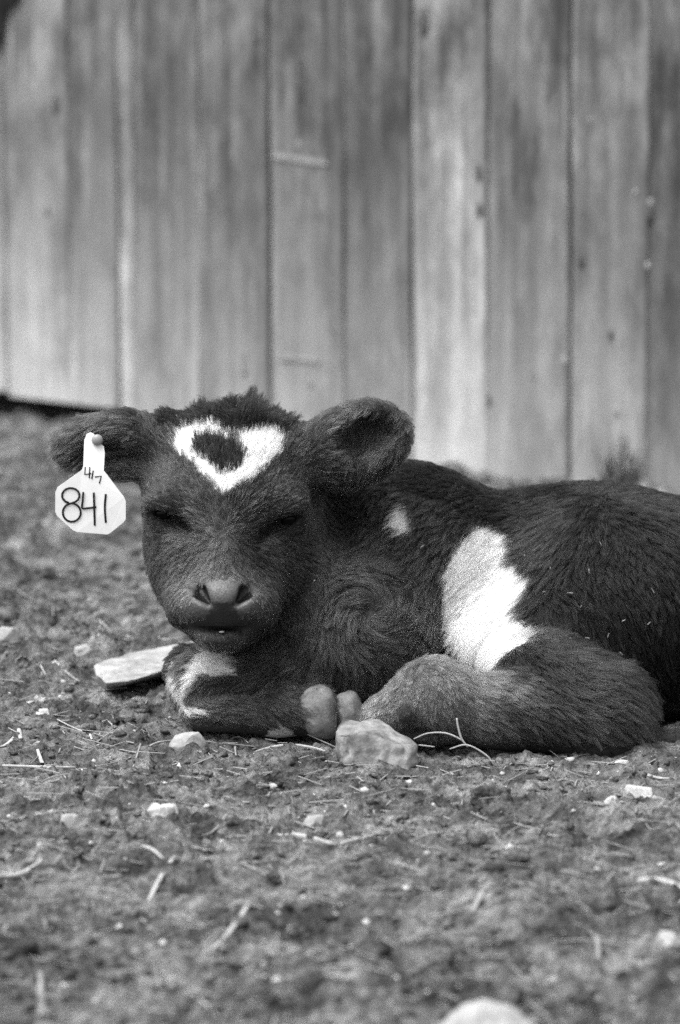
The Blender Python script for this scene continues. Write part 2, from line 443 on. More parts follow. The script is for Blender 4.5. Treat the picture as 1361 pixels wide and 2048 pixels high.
# trunk
add(RC((960, 1216, .22, .125), (1450, 1268, .22, .136), k=.05, flow=BK, hl=.017, tone=.012))
add(E(800, 1150, .18, .105, .10, .096, k=.06, flow=(.9, .1, -.6), hl=.018, tone=.045))          # shoulder blade
add(E(805, 1030, .24, .06, .06, .042, k=.05, flow=(.8, .3, -.3), hl=.015, tone=.008))            # withers
add(E(720, 1262, .095, .072, .08, .078, k=.04, flow=(.5, 0, -.9), hl=.022, tone=.075))           # point of shoulder, upper arm
add(RC((500, 1020, .15, .082), (800, 1145, .23, .108), k=.05, flow=(.9, .1, -.7), hl=.013, tone=.008))   # neck
add(RC((560, 1190, .12, .06), (700, 1290, .10, .085), k=.05, flow=(-.3, 0, -1), hl=.020, tone=.055))     # throat to brisket
add(E(560, 1330, .09, .075, .06, .045, k=.04, flow=(-.6, 0, -1), hl=.020, tone=.055))            # brisket
add(E(1185, 1048, .20, .09, .07, .040, k=.05, flow=(1, 0, -.3), hl=.014, tone=.008))            # loin and hip
add(E(1460, 1232, .18, .11, .13, .118, k=.05, flow=(1, 0, -.8), hl=.017, tone=.012))            # rump
add(E(1245, 1220, .105, .125, .105, .115, k=.05, flow=(.7, 0, -1), hl=.018, tone=.016))           # thigh
add(E(1040, 1300, .08, .07, .07, .055, k=.04, flow=(.6, 0, -.8), hl=.018, tone=.03))            # stifle fold, belly
# near hind leg folded along the ground
add(RC((1080, 1378, -.015, .057), (1205, 1412, -.04, .049), k=.03, flow=(.75, 0, -.8), hl=.021, tone=.038))
add(E(1225, 1452, -.055, .034, .034, .037, k=.03, flow=(.5, 0, -1), hl=.016, tone=.07))           # hock
add(RC((1200, 1458, -.065, .036), (1000, 1425, -.070, .035), k=.022, flow=(.8, 0, -.55), hl=.018, tone=.05))
add(RC((1010, 1430, -.070, .031), (870, 1402, -.075, .045), k=.022, flow=(.8, 0, -.55), hl=.009, tone=.23))
add(RC((865, 1405, -.075, .044), (775, 1436, -.075, .027), k=.012, flow=(-.5, 0, -.8), hl=.007, tone=.25))
cut(E(835, 1474, -.115, .024, .020, .011, k=.010))
add(E(812, 1428, -.117, .009, .010, .012, k=.008, flow=(0, 0, -1), hl=.003, tone=.02))            # dewclaw
# near foreleg folded under the chest
add(RC((740, 1385, .07, .044), (420, 1356, .042, .031), k=.022, flow=(-1, 0, -.25), hl=.014, tone=.095))
add(E(396, 1375, .04, .028, .034, .032, k=.02, flow=(-.5, 0, -1), hl=.010, tone=.05))            # knee
add(RC((405, 1424, .015, .021), (520, 1433, -.004, .0195), k=.009, flow=(1, 0, -.2), hl=.011, tone=.10))
add(E(556, 1424, -.004, .027, .026, .028, k=.010, flow=(.6, 0, -.8), hl=.013, tone=.10))   # fetlock
add(RC((560, 1426, .0, .022), (622, 1424, -.006, .0275), k=.008, flow=(1, 0, -.25), hl=.013, tone=.075))
add(RC((600, 1340, .14, .030), (380, 1338, .11, .026), k=.02, flow=(-1, 0, 0), hl=.010, tone=.05))   # far foreleg
# tail end beside the hock
add(RC((1300, 1484, -.04, .011), (1430, 1462, .0, .015), k=.01, flow=(-1, 0, -.3), hl=.018, tone=.08))
# head
WH = at(447, 1078, -.02)                    # whorl on the bridge of the nose
HF = dict(hl=.0095, tone=.066)
add(E(455, 955, .085, .086, .075, .067, k=.03, flow=(0, 0, 1), hl=.012, tone=.055))
add(E(455, 886, .098, .078, .060, .033, k=.03, flow=(0, 0, 1), hl=.014, tone=.04))
add(E(452, 1020, .078, .082, .076, .070, k=.03, flow=(0, 0, -1), **HF))
add(E(388, 1145, .055, .040, .058, .052, k=.035, flow=(-.3, .2, -1), **HF))
add(E(522, 1148, .06, .047, .058, .054, k=.035, flow=(.3, .2, -1), **HF))
add(RC((450, 1045, .05, .057), (446, 1180, -.006, .050), k=.03, flow=(0, -.4, -1), **HF))
add(E(446, 1214, -.018, .054, .046, .029, k=.028, flow=(0, 0, -1), hl=.0055, tone=.046))
add(E(446, 1188, -.046, .029, .025, .016, k=.02, flow=(0, 0, -1), hl=.002, tone=.20))               # nose pad
add(E(400, 1203, -.045, .015, .020, .017, k=.014, flow=(-.5, 0, -1), hl=.0022, tone=.20))
add(E(491, 1203, -.045, .015, .020, .017, k=.014, flow=(.5, 0, -1), hl=.0022, tone=.20))
add(E(553, 1085, .105, .042, .066, .066, k=.03, flow=(.3, .2, -1), **HF))
add(E(380, 1095, .095, .042, .06, .060, k=.03, flow=(-.3, .2, -1), **HF))
add(RC((470, 1125, .085, .066), (447, 1212, .0, .037), k=.03, flow=(0, 0, -1), **HF))
add(RC((372, 1229, -.014, .013), (446, 1231, -.040, .0145), k=.014, flow=(-.3, 0, -1), hl=.005, tone=.046))
add(RC((446, 1231, -.040, .0145), (522, 1229, -.014, .013), k=.014, flow=(.3, 0, -1), hl=.005, tone=.046))
add(RC((440, 1264, -.024, .017), (490, 1190, .09, .044), k=.018, flow=(0, .3, -1), hl=.010, tone=.075))
add(E(440, 1270, -.035, .028, .026, .0115, k=.006, flow=(0, 0, -1), hl=.0022, tone=.20))           # lower lip
add(E(330, 992, .035, .020, .030, .024, rot=(0, 20, 0), k=.022, flow=(-.6, 0, .5), hl=.006, tone=.085))   # brows
add(E(576, 1000, .035, .020, .030, .024, rot=(0, -20, 0), k=.022, flow=(.6, 0, .5), hl=.006, tone=.07))
# ears: left one level with its mouth turned forward and down, right one cupped up
add(RC((318, 900, .085, .034), (262, 888, .08, .033), k=.02, flow=(-1, 0, .1), hl=.013, tone=.055))
add(E(216, 893, .075, .053, .022, .032, rot=(0, 2, 0), k=.02, flow=(-1, 0, -.35), hl=.019, tone=.062))
add(RC((612, 915, .095, .032), (660, 905, .085, .036), k=.02, flow=(1, 0, .2), hl=.014, tone=.055))
add(E(720, 886, .075, .058, .022, .043, rot=(0, -24, 0), k=.02, flow=(1, 0, .3), hl=.013, tone=.07))
cut(E(215, 918, .043, .046, .024, .023, rot=(0, 4, 0), k=.008))
cut(E(738, 874, .044, .042, .037, .027, rot=(0, -22, 0), k=.006))
# eye sockets, lids, nostrils, mouth
EYES = [(at(327, 1026, .030), -1), (at(577, 1037, .030), 1)]
for c, sgn in EYES:
    add(Prim('E', c + np.array([0, .004, 0]), (.0215, .019, .0185), None, k=.012, flow=(sgn * .6, 0, -.3), hl=.004, tone=.06), True)
for c, sgn in EYES:
    cut(Prim('E', c + np.array([-sgn * .012, -.0215, -.006]), (.026, .010, .0075), rotm((0, -sgn * 24, 0)), k=.012))
    cut(Prim('E', c + np.array([0, -.016, -.001]), (.0135, .014, .0062), rotm((0, -sgn * 20, 0)), k=.004))
    add(Prim('E', c + np.array([-sgn * .002, -.013, .0125]), (.021, .010, .0058), rotm((0, -sgn * 16, 0)), k=.010, flow=(sgn * .7, 0, .2), hl=.006, tone=.05))
for sgn in (1, -1):
    cut(E(446 - sgn * 44, 1189, -.070, .0068, .028, .0085, rot=(0, sgn * -40, 0), k=.005))
    cut(E(446 - sgn * 35, 1201, -.072, .0036, .022, .0095, rot=(0, sgn * -48, 0), k=.005))
    cut(E(446 - sgn * 44, 1216, -.096, .0080, .014, .0030, rot=(0, sgn * 30, 0), k=.008))
    cut(E(446 - sgn * 76, 1092, -.040, .018, .026, .036, rot=(0, sgn * 8, 0), k=.03))
cut(E(446, 1261, -.066, .047, .030, .0026, k=.004))
cut(E(346, 1292, -.045, .026, .045, .0165, k=.010))
cut(E(552, 1292, -.045, .026, .045, .0165, k=.010))
cut(E(364, 1258, -.045, .008, .02, .004, k=.004))
# soles: flatten against the ground
FLD[:, :, :] = np.maximum(FLD, (-0.02 - ax[2])[None, None, :].astype(np.float32))

def surface_nets(Fd):
    sg = Fd < 0
    nx, ny, nz = Fd.shape
    cnt = np.zeros((nx - 1, ny - 1, nz - 1), np.int8)
    for dx in (0, 1):
        for dy in (0, 1):
            for dz in (0, 1):
                cnt += sg[dx:nx - 1 + dx, dy:ny - 1 + dy, dz:nz - 1 + dz]
    act = (cnt > 0) & (cnt < 8)
    ci = np.argwhere(act)
    vid = np.full(act.shape, -1, np.int32); vid[act] = np.arange(len(ci))
    acc = np.zeros((len(ci), 3)); num = np.zeros(len(ci))
    corners = [(a, b, c) for a in (0, 1) for b in (0, 1) for c in (0, 1)]
    for a in corners:
        for b in corners:
            if sum(abs(a[i] - b[i]) for i in range(3)) == 1 and a < b:
                fa = Fd[ci[:, 0] + a[0], ci[:, 1] + a[1], ci[:, 2] + a[2]]; fb = Fd[ci[:, 0] + b[0], ci[:, 1] + b[1], ci[:, 2] + b[2]]
                m = (fa < 0) != (fb < 0)
                t = np.where(m, fa / np.where(m, fa - fb, 1), 0)
                A = np.array(a); B = np.array(b)
                acc[m] += A + (B - A) * t[m, None]; num[m] += 1
    v = LO + VX * (ci + acc / num[:, None])
    fs = []
    for axx in range(3):
        o1, o2 = [(1, 2), (2, 0), (0, 1)][axx]
        s0 = [slice(1, -1)] * 3; s0[axx] = slice(0, -1); s1 = list(s0); s1[axx] = slice(1, None)
        a = sg[tuple(s0)]; b = sg[tuple(s1)]
        e = np.argwhere(a != b); e[:, o1] += 1; e[:, o2] += 1
        inside = sg[e[:, 0], e[:, 1], e[:, 2]]
        def cell(d1, d2):
            q = e.copy(); q[:, o1] += d1; q[:, o2] += d2
            return vid[q[:, 0], q[:, 1], q[:, 2]]
        q = np.stack([cell(-1, -1), cell(0, -1), cell(0, 0), cell(-1, 0)], -1)
        q[~inside] = q[~inside][:, ::-1]
        fs.append(q)
    f = np.concatenate(fs); f = f[(f >= 0).all(1)]
    return v, f
CV, CF = surface_nets(FLD)
# relax the grid's stair-steps a little
e = np.concatenate([CF[:, [0, 1]], CF[:, [1, 2]], CF[:, [2, 3]], CF[:, [3, 0]]])
for it in range(2):
    s_ = np.zeros_like(CV); n_ = np.zeros(len(CV))
    for k in range(3):
        s_[:, k] = np.bincount(e[:, 0], CV[e[:, 1], k], len(CV)) + np.bincount(e[:, 1], CV[e[:, 0], k], len(CV))
    n_ = np.bincount(e[:, 0], minlength=len(CV)) + np.bincount(e[:, 1], minlength=len(CV))
    CV = CV * 0.5 + 0.5 * s_ / n_[:, None]

# coat: tone and flow at every vertex from the nearest forms, then the white markings
def poly_in(px, pz, poly):
    ins = np.zeros(len(px), bool); n = len(poly)
    for i in range(n):
        x0, z0 = poly[i]; x1, z1 = poly[(i + 1) % n]
        if z0 == z1: continue
        c = ((z0 > pz) != (z1 > pz)) & (px < (x1 - x0) * (pz - z0) / (z1 - z0) + x0)
        ins ^= c
    return ins
def mark(pix, Y):                           # a marking outline in the upright plane at its own depth
    return [tuple(at(x, y, Y)[[0, 2]]) for x, y in pix]
WHITE = [
 (mark([(353, 880), (364, 861), (395, 855), (425, 850), (445, 864), (470, 872), (492, 872), (520, 861), (545, 862), (562, 876), (566, 890), (560, 912), (535, 932), (500, 950), (470, 968), (447, 984), (430, 967), (413, 944), (388, 926), (362, 911), (346, 897)], .03), -.05, .12, .0032),
 (mark([(960, 1066), (985, 1064), (1010, 1075), (1028, 1085), (1030, 1110), (1025, 1130), (1050, 1130), (1063, 1150), (1045, 1185), (1030, 1200), (1036, 1230), (1046, 1250), (1034, 1265), (1015, 1275), (1008, 1315), (998, 1345), (975, 1335), (930, 1312), (900, 1290), (893, 1240), (886, 1200), (893, 1150), (913, 1110), (935, 1080)], .08), -.03, .25, .003),
 (mark([(774, 1048), (800, 1010), (816, 1016), (830, 1050), (802, 1058)], .12), .0, .2, .002),
 (mark([(395, 1312), (430, 1300), (470, 1302), (474, 1347), (430, 1347), (402, 1342), (384, 1360), (366, 1398), (358, 1390), (370, 1350), (383, 1325)], .02), -.05, .1, .0018),
 (mark([(336, 1345), (352, 1352), (360, 1385), (374, 1405), (412, 1411), (412, 1420), (375, 1420), (350, 1400)], .02), -.05, .1, .0018),
 (mark([(536, 1462), (556, 1443), (578, 1455), (592, 1476), (528, 1480)], -.02), -.06, .1, .0015)]
BLACK = mark([(388, 886), (406, 868), (440, 874), (468, 880), (480, 892), (491, 910), (482, 930), (466, 941), (450, 947), (432, 941), (417, 926), (398, 914), (382, 902), (392, 890)], .02)
def field(P, nrm, mix=None):
    W = np.zeros(len(P)); T = np.zeros(len(P)); H = np.zeros(len(P)); FL = np.zeros((len(P), 3))
    for pr in PR:
        wgt = np.exp(-np.clip(np.abs(pr.dist(P)), 0, .2) / .006)
        W += wgt; T += wgt * pr.tone; H += wgt * pr.hl; FL += wgt[:, None] * pr.flow
    W += 1e-12
    T /= W; H /= W; FL /= W[:, None]
    # over the ribs the hair turns from forward-and-down to backward
    tr = (P[:, 0] > at(690, 1100, .1)[0]) & (P[:, 1] > .03) & (P[:, 2] > .06)
    bl = np.clip((P[:, 0] - at(1060, 1100, .1)[0]) / .10, 0, 1)[:, None]
    FL = np.where(tr[:, None], FL * bl + (1 - bl) * np.array([-.55, -.1, -.85]), FL)
    # face: hair runs out from the whorl
    d = P - WH; dl = np.linalg.norm(d * np.array([1, .5, 1]), axis=1)
    face = (P[:, 0] < at(632, 1000, .05)[0]) & (P[:, 0] > at(290, 1000, .05)[0]) & (P[:, 2] > at(446, 1265, -.05)[2]) & (P[:, 1] < .12)
    FL[face] = 0.25 * FL[face] + (d / (dl[:, None] + .01))[face]
    n1 = np.stack([vnoise3(P * 14 + 5, 31), vnoise3(P * 14 + 15, 32), vnoise3(P * 14 + 25, 33)], -1)
    n2 = np.stack([vnoise3(P * 45 + 5, 34), vnoise3(P * 45 + 15, 35), vnoise3(P * 45 + 25, 36)], -1)
    FL = FL / (np.linalg.norm(FL, axis=1)[:, None] + 1e-6) + np.where(face, .25, .75)[:, None] * n1 + np.where(face, .25, .40)[:, None] * n2
    # swirl of hair on the point of the shoulder
    sc = at(740, 1225, .02); q = P - sc; rr = np.linalg.norm(q[:, [0, 2]], axis=1); sw = np.exp(-(rr / .05) ** 2) * (P[:, 1] < .1)
    FL = FL * (1 - sw[:, None]) + sw[:, None] * 1.4 * np.stack([-q[:, 2] / (rr + .004), 0 * rr, q[:, 0] / (rr + .004)], -1)
    FL = FL - (FL * nrm).sum(1)[:, None] * nrm
    FL /= np.linalg.norm(FL, axis=1)[:, None] + 1e-6
    # tone drift within the coat
    T = T * (1 + .75 * vnoise3(P * 11, 41) + .5 * vnoise3(P * 32, 42))
    # dark line down the back and over the flank, black neck
    # markings
    jit = np.stack([vnoise3(P * 110, 51), vnoise3(P * 110, 52)], -1) + .8 * np.stack([vnoise3(P * 260, 53), vnoise3(P * 260, 54)], -1)
    if mix is not None: jit = jit + mix
    C = np.clip(T * .55, .004, .3)
    dors = (P[:, 0] > at(640, 1000, .1)[0]) & (P[:, 2] > .205 + .012 * vnoise3(P * 9, 71) + .01 * vnoise3(P * 30, 72)) & (P[:, 1] > .14)
    C[dors] = .006; H[dors] *= .8
    front = nrm[:, 1] < .55
    for poly, y0, y1, j in WHITE:
        ins = poly_in(P[:, 0] + jit[:, 0] * j * 1.6, P[:, 2] + jit[:, 1] * j * 1.6, poly) & (P[:, 1] > y0) & (P[:, 1] < y1) & front
        C[ins] = .84
    ins = poly_in(P[:, 0] + jit[:, 0] * .006, P[:, 2] + jit[:, 1] * .006, BLACK) & (P[:, 1] < .12) & front
    C[ins] = .009
    # poll: long dark tuft
    pz = at(455, 862, .03)[2]; poll = (P[:, 0] < at(602, 900, .05)[0]) & (P[:, 0] > at(318, 900, .05)[0]) & (P[:, 1] < .2) & (P[:, 2] > pz) & (C < .5)
    cow = np.exp(-((P[:, 0] - at(495, 830, .05)[0]) / .014) ** 2)
    H[poll] = (.0095 + .011 * cow + .014 * vnoise3(P * 55, 61))[poll]; H = np.maximum(H, 0); C[poll] = .007
    FL[poll] = FL[poll] * .5 + np.stack([np.sign(P[:, 0] - at(470, 830, .05)[0]) * .35, -.35 + 0 * H, .1 + .8 * cow], -1)[poll] + 1.2 * np.stack([vnoise3(P * 60, 62), 0 * H, vnoise3(P * 60, 63)], -1)[poll]
    fh = face & (P[:, 2] > at(450, 990, .02)[2]) & ~poll; H[fh] *= .72
    # bare skin: nose, lips, inside of the nostrils
    wet = np.zeros(len(P))
    dn = np.sqrt((((P - at(446, 1198, -.065)) / np.array([.0300, .05, .0215])) ** 2).sum(1))
    H[dn < 1] = 0; wet[dn < 1.1] = 1
    lip = (np.abs(P[:, 2] - at(446, 1257, -.07)[2]) < .0045) & (P[:, 1] < -.02) & (P[:, 0] < at(545, 1250, -.05)[0])
    C[lip] = .03; H[lip] = 0
    py_ = np.clip((at(446, 1203, -.07)[2] - P[:, 2]) / (at(446, 1203, -.07)[2] - at(446, 1252, -.07)[2]), -1, 2)
    phil = (py_ > 0) & (py_ < 1.02) & (np.abs(P[:, 0] - at(446, 1200, -.07)[0]) < .011 + .010 * py_ + .028 * np.clip(py_ - .72, 0, 1) / .28) & (P[:, 1] < -.01)
    C[phil] = .02; H[phil] = 0; wet[phil] = .7
    low = (dn < .0) & (P[:, 2] < at(446, 1212, -.08)[2]) & (np.abs(P[:, 0] - at(446, 1200, -.07)[0]) < .024); C[low] *= .35      # dark wet upper lip
    for (px, sgn) in ((408, 1), (483, -1)):
        dd = np.sqrt((((P - at(px, 1196, -.065)) / np.array([.012, .04, .012])) ** 2).sum(1)); C[(dd < 1) & (P[:, 1] > -.062)] = .008
    for c, sgn in EYES:
        dd = np.sqrt((((P - c) / np.array([.0150, .03, .0070])) ** 2).sum(1)); H[dd < 1] = 0; C[dd < 1.15] = .012; wet[dd < .9] = .6
        dd = np.sqrt((((P - c - np.array([-sgn * .018, 0, -.008])) / np.array([.022, .03, .013])) ** 2).sum(1)); C[dd < 1] = np.minimum(C[dd < 1], .014)
    H = H * np.clip((P[:, 2] - .002) / .02, .15, 1)
    return C, H, FL, wet, face

calf = empty('calf', tuple(at(800, 1420, .1) * np.array([1, 1, 0])))
tag(calf, 'dark calf with white heart-shaped forehead mark lying on the dirt beside the planks', 'calf')
body = mesh_obj('body', CV, CF, M_SKIN)
keep_world(body, calf)
nrm = np.empty(len(body.data.vertices) * 3, np.float32); body.data.vertices.foreach_get('normal', nrm) if hasattr(body.data.vertices[0], 'normal') else None
nrm = nrm.reshape(-1, 3).astype(float)
VC, VH, VF, VWET, VFACE = field(CV, nrm)
def put_attr(data, name, vals):
    a = data.attributes.new(name, 'FLOAT_COLOR', 'POINT')
    c = np.ones((len(vals), 4), np.float32); c[:, :3] = vals[:, None]; a.data.foreach_set('color', c.ravel())
put_attr(body.data, 'coat', VC * np.where(VH > 0, .8, 1)); a = body.data.attributes.new('wet', 'FLOAT', 'POINT'); a.data.foreach_set('value', VWET.astype(np.float32))

# fur: strands rooted on the surface, gathered in locks
def grow(n, seed):
    r = np.random.default_rng(seed)
    tri = np.concatenate([CF[:, [0, 1, 2]], CF[:, [0, 2, 3]]])
    A, B, C = CV[tri[:, 0]], CV[tri[:, 1]], CV[tri[:, 2]]
    ar = np.linalg.norm(np.cross(B - A, C - A), axis=1)
    cen = (A + B + C) / 3
    wgt = ar * np.where(cen[:, 1] > .33, .25, 1) * np.where(cen[:, 0] > .40, .35, 1) * np.where(cen[:, 2] < -.004, 0, 1)
    hl = VH[tri].mean(1); wgt = wgt * (hl > .001) * np.where(hl < .01, 1.7, 1.0)
    t = r.choice(len(tri), n, p=wgt / wgt.sum())
    u = r.random(n); v = r.random(n); fl = u + v > 1; u[fl] = 1 - u[fl]; v[fl] = 1 - v[fl]; bw_ = np.stack([1 - u - v, u, v], -1)
    T = tri[t]
    P = (CV[T] * bw_[..., None]).sum(1); Nn = (nrm[T] * bw_[..., None]).sum(1); Nn /= np.linalg.norm(Nn, axis=1)[:, None]
    return P, Nn, r
NS = 420000
RP, RN, r_ = grow(NS, 11)
Ccol, Hh, Fl, _w, _f = field(RP, RN, .30 * r_.standard_normal((len(RP), 2)))
ok = Hh > .0012
RP, RN, Ccol, Hh, Fl = RP[ok], RN[ok], Ccol[ok], Hh[ok], Fl[ok]; n = len(RP)
lift = np.clip(np.where(Ccol > .5, .42, np.where(_f[ok] & (Hh < .012), .20, .26)) + .13 * r_.standard_normal(n), .04, 1.1)
white = Ccol > .5
Ln = Hh * np.where(_f[ok], 1.25, 1.12) * (0.7 + .6 * r_.random(n)) * np.where(white, 1.0, 1)
jd = r_.standard_normal((n, 3)) * .10
def dirv(l): 
    d = Fl + jd + RN * l[:, None]; return d / np.linalg.norm(d, axis=1)[:, None]
d0 = dirv(lift + .35); d1 = dirv(lift * .8); d2 = dirv(lift * .35)
p0 = RP - RN * .0008; p1 = p0 + d0 * (Ln / 3)[:, None]; p2 = p1 + d1 * (Ln / 3)[:, None]; p3 = p2 + d2 * (Ln / 3)[:, None]
# locks: strands lean towards the tip of a nearby leader
nl = 26000; lw = np.where(Hh < .012, 1.3, 1.0); lead = r_.choice(n, nl, replace=False, p=lw / lw.sum())
kd = kdtree.KDTree(nl)
for i, j in enumerate(lead): kd.insert(RP[j], i)
kd.balance()
near = np.fromiter((kd.find(p)[1] for p in RP), dtype=np.int64, count=n); Lj = lead[near]
same = (np.abs(Ccol - Ccol[Lj]) < .3) & (np.linalg.norm(RP - RP[Lj], axis=1) < .011)
cl = np.where(same, .62 + .25 * r_.random(n), 0)[:, None]
p3 = p3 * (1 - cl) + cl * (p3[Lj]); p2 = p2 * (1 - cl * .5) + cl * .5 * p2[Lj]
pts = np.stack([p0, p1, p2, p3], 1)
pts[..., 2] = np.maximum(pts[..., 2], -.012)
hc = bpy.data.hair_curves.new('fur')
hc.add_curves([4] * n)
hc.attributes['position'].data.foreach_set('vector', pts.astype(np.float32).ravel())
rad = np.tile(np.array([.00019, .00018, .00014, .00004], np.float32), n) * np.repeat(np.where(Hh < .01, .95, 1), 4).astype(np.float32)
ra = hc.attributes.get('radius') or hc.attributes.new('radius', 'FLOAT', 'POINT')
ra.data.foreach_set('value', rad)
lockvar = (1 + 1.2 * (r_.random(nl) - .5))[near] * (1 + .35 * (r_.random(n) - .5))
cc = np.where(white, np.clip(Ccol * (.97 + .05 * r_.random(n)), 0, .92), Ccol * lockvar)
ptc = np.repeat(cc, 4)
ca = hc.attributes.new('coat', 'FLOAT_COLOR', 'POINT'); c4 = np.ones((len(ptc), 4), np.float32); c4[:, :3] = ptc[:, None]; ca.data.foreach_set('color', c4.ravel())
hc.materials.append(M_FUR)
fur = bpy.data.objects.new('fur', hc); COL.objects.link(fur); keep_world(fur, calf)

# eyes
def sphere(name, c, r, mat, seg=24):
    bm = bmesh.new(); bmesh.ops.create_uvsphere(bm, u_segments=seg, v_segments=seg // 2, radius=1)
    bmesh.ops.scale(bm, vec=(r if not isinstance(r, tuple) else 1,) * 3 if not isinstance(r, tuple) else r, verts=bm.verts)
    bmesh.ops.translate(bm, vec=c, verts=bm.verts)
    return bm_obj(name, bm, mat, None, True)
for c, sgn in EYES:
    keep_world(sphere('eye', c + np.array([0, .006, -.001]), .0155, M_EYE), calf)
# lower teeth just showing between the lips
keep_world(sphere('tooth', at(444, 1264, -.060), (.0030, .002, .0012), M_STUD, 12), calf)
# two claws of the tucked forefoot
def hoof(c, r, rot, seed):
    bm = bmesh.new(); bmesh.ops.create_icosphere(bm, subdivisions=4, radius=1)
    R = rotm(rot); rr = np.array(r)
    for v in bm.verts:
        p = np.array(v.co); 
        p = np.sign(p) * np.abs(p) ** .93
        p *= rr * np.array([1 + .10 * p[2], 1, 1])
        p[0] += .006 * (p[2] / rr[2]) ** 2 - .003
        p *= 1 + .10 * float(vnoise3(np.array([p * 70 + seed]), 3)[0]) + .05 * float(vnoise3(np.array([p * 190 + seed]), 4)[0])
        v.co = R @ p + c
    return keep_world(bm_obj('hoof', bm, M_HOOF, None, True), calf)
hoof(at(641, 1425, -.016), (.0210, .022, .0305), (0, -10, 0), 1)
hoof(at(697, 1424, .004), (.0200, .022, .0225), (0, -24, 0), 2)

# ------------------------------------------------------------------ ear tag
TY = .028
tg = empty('ear_tag', tuple(at(182, 968, TY)))
tg['label'] = 'white plastic ear tag with handwritten numbers hanging from the calf ear'; tg['category'] = 'ear tag'
outl = [(174, 868), (181, 865), (188, 868), (198, 884), (208, 893), (210, 906), (208, 941), (249, 995), (252, 1003), (252, 1038), (248, 1044), (221, 1066), (215, 1069), (155, 1064), (147, 1061), (114, 1031), (111, 1024), (111, 985), (115, 975), (164, 940), (167, 932), (169, 880)]
bm = bmesh.new()
vs = [bm.verts.new(at(x, y, TY - .004 * math.sin((y - 868) / 200 * math.pi))) for x, y in outl]
fc = bm.faces.new(vs)
ext = bmesh.ops.extrude_face_region(bm, geom=[fc]); bmesh.ops.translate(bm, vec=(0, .0018, 0), verts=[q for q in ext['geom'] if isinstance(q, bmesh.types.BMVert)])
bmesh.ops.triangulate(bm, faces=[f for f in bm.faces if len(f.verts) > 4])
bmesh.ops.recalc_face_normals(bm, faces=bm.faces)
keep_world(bm_obj('panel', bm, M_TAG), tg)
def tube(name, pts, rad, mat, seg=7, flat=1.0, taper=None):
    pts = [Vector(p) for p in pts]; bm = bmesh.new(); rows = []
    for i, p in enumerate(pts):
        t = (pts[min(i + 1, len(pts) - 1)] - pts[max(i - 1, 0)]).normalized()
        up = Vector((0, 1, 0)) if abs(t.y) < .8 else Vector((0, 0, 1))
        s1 = t.cross(up).normalized(); s2 = s1.cross(t)
        rr = rad if taper is None else rad * taper[i]
        rows.append([bm.verts.new(p + s1 * rr * math.cos(2 * math.pi * k / seg) + s2 * rr * flat * math.sin(2 * math.pi * k / seg)) for k in range(seg)])
    for i in range(len(rows) - 1):
        for k in range(seg):
            k2 = (k + 1) % seg; bm.faces.new((rows[i][k], rows[i][k2], rows[i + 1][k2], rows[i + 1][k]))
    bm.faces.new(rows[0][::-1]); bm.faces.new(rows[-1])
    bmesh.ops.recalc_face_normals(bm, faces=bm.faces)
    return bm_obj(name, bm, mat, None, True)
def smooth_line(pts, n=6):
    out = []
    P = [np.array(p, float) for p in pts]; P = [2 * P[0] - P[1]] + P + [2 * P[-1] - P[-2]]
    for i in range(1, len(P) - 2):
        for k in range(n):
            t = k / n; a, b, c, d = P[i - 1:i + 3]
            out.append(.5 * ((2 * b) + (c - a) * t + (2 * a - 5 * b + 4 * c - d) * t * t + (3 * b - a - 3 * c + d) * t ** 3))
    out.append(P[-2]); return out
strokes = []
eight = [(142 + 17.5 * math.cos(a), 991 - 15 * math.sin(a)) for a in np.linspace(-1.4, 4.5, 16)]
eight2 = [(144 + 18 * math.cos(a), 1025 + 18.5 * math.sin(a)) for a in np.linspace(-1.7, 4.7, 18)]
strokes += [('digit', [[*eight], [*eight2]], 2.1), ('digit', [[(167, 984), (166, 1000), (165, 1016), (178, 1016), (193, 1014)], [(188, 985), (189, 1018), (190, 1051)]], 2.1), ('digit', [[(212, 988), (210, 1015), (212, 1045)]], 2.1)]
strokes += [('digit', [[(171, 934), (170, 949), (183, 947)], [(180, 934), (179, 956)]], 1.3), ('digit', [[(187, 941), (184, 958)]], 1.3), ('digit', [[(190, 954), (203, 952), (199, 967)]], 1.3)]
def tag_y(y): return TY - .004 * math.sin((y - 868) / 200 * math.pi)
for nm, lines, wpx in strokes:
    bmj = bmesh.new()
    for ln in lines:
        ln = smooth_line(ln) if len(ln) > 2 and len(ln) < 12 and not (len(ln) in (3, 5) and wpx < 2) else ln
        o = tube('tmp', [at(x, y, tag_y(y) - .0002) for x, y in ln], wpx * .000526, M_INK_HOLE, 6, .35)
        bmj.from_mesh(o.data); m_ = o.data; bpy.data.objects.remove(o); bpy.data.meshes.remove(m_)
    keep_world(bm_obj(nm, bmj, M_INK_HOLE, None, True), tg)
st = sphere('stud', at(195, 880, TY - .003), (.0062, .004, .0062), M_STUD, 16); keep_world(st, tg)

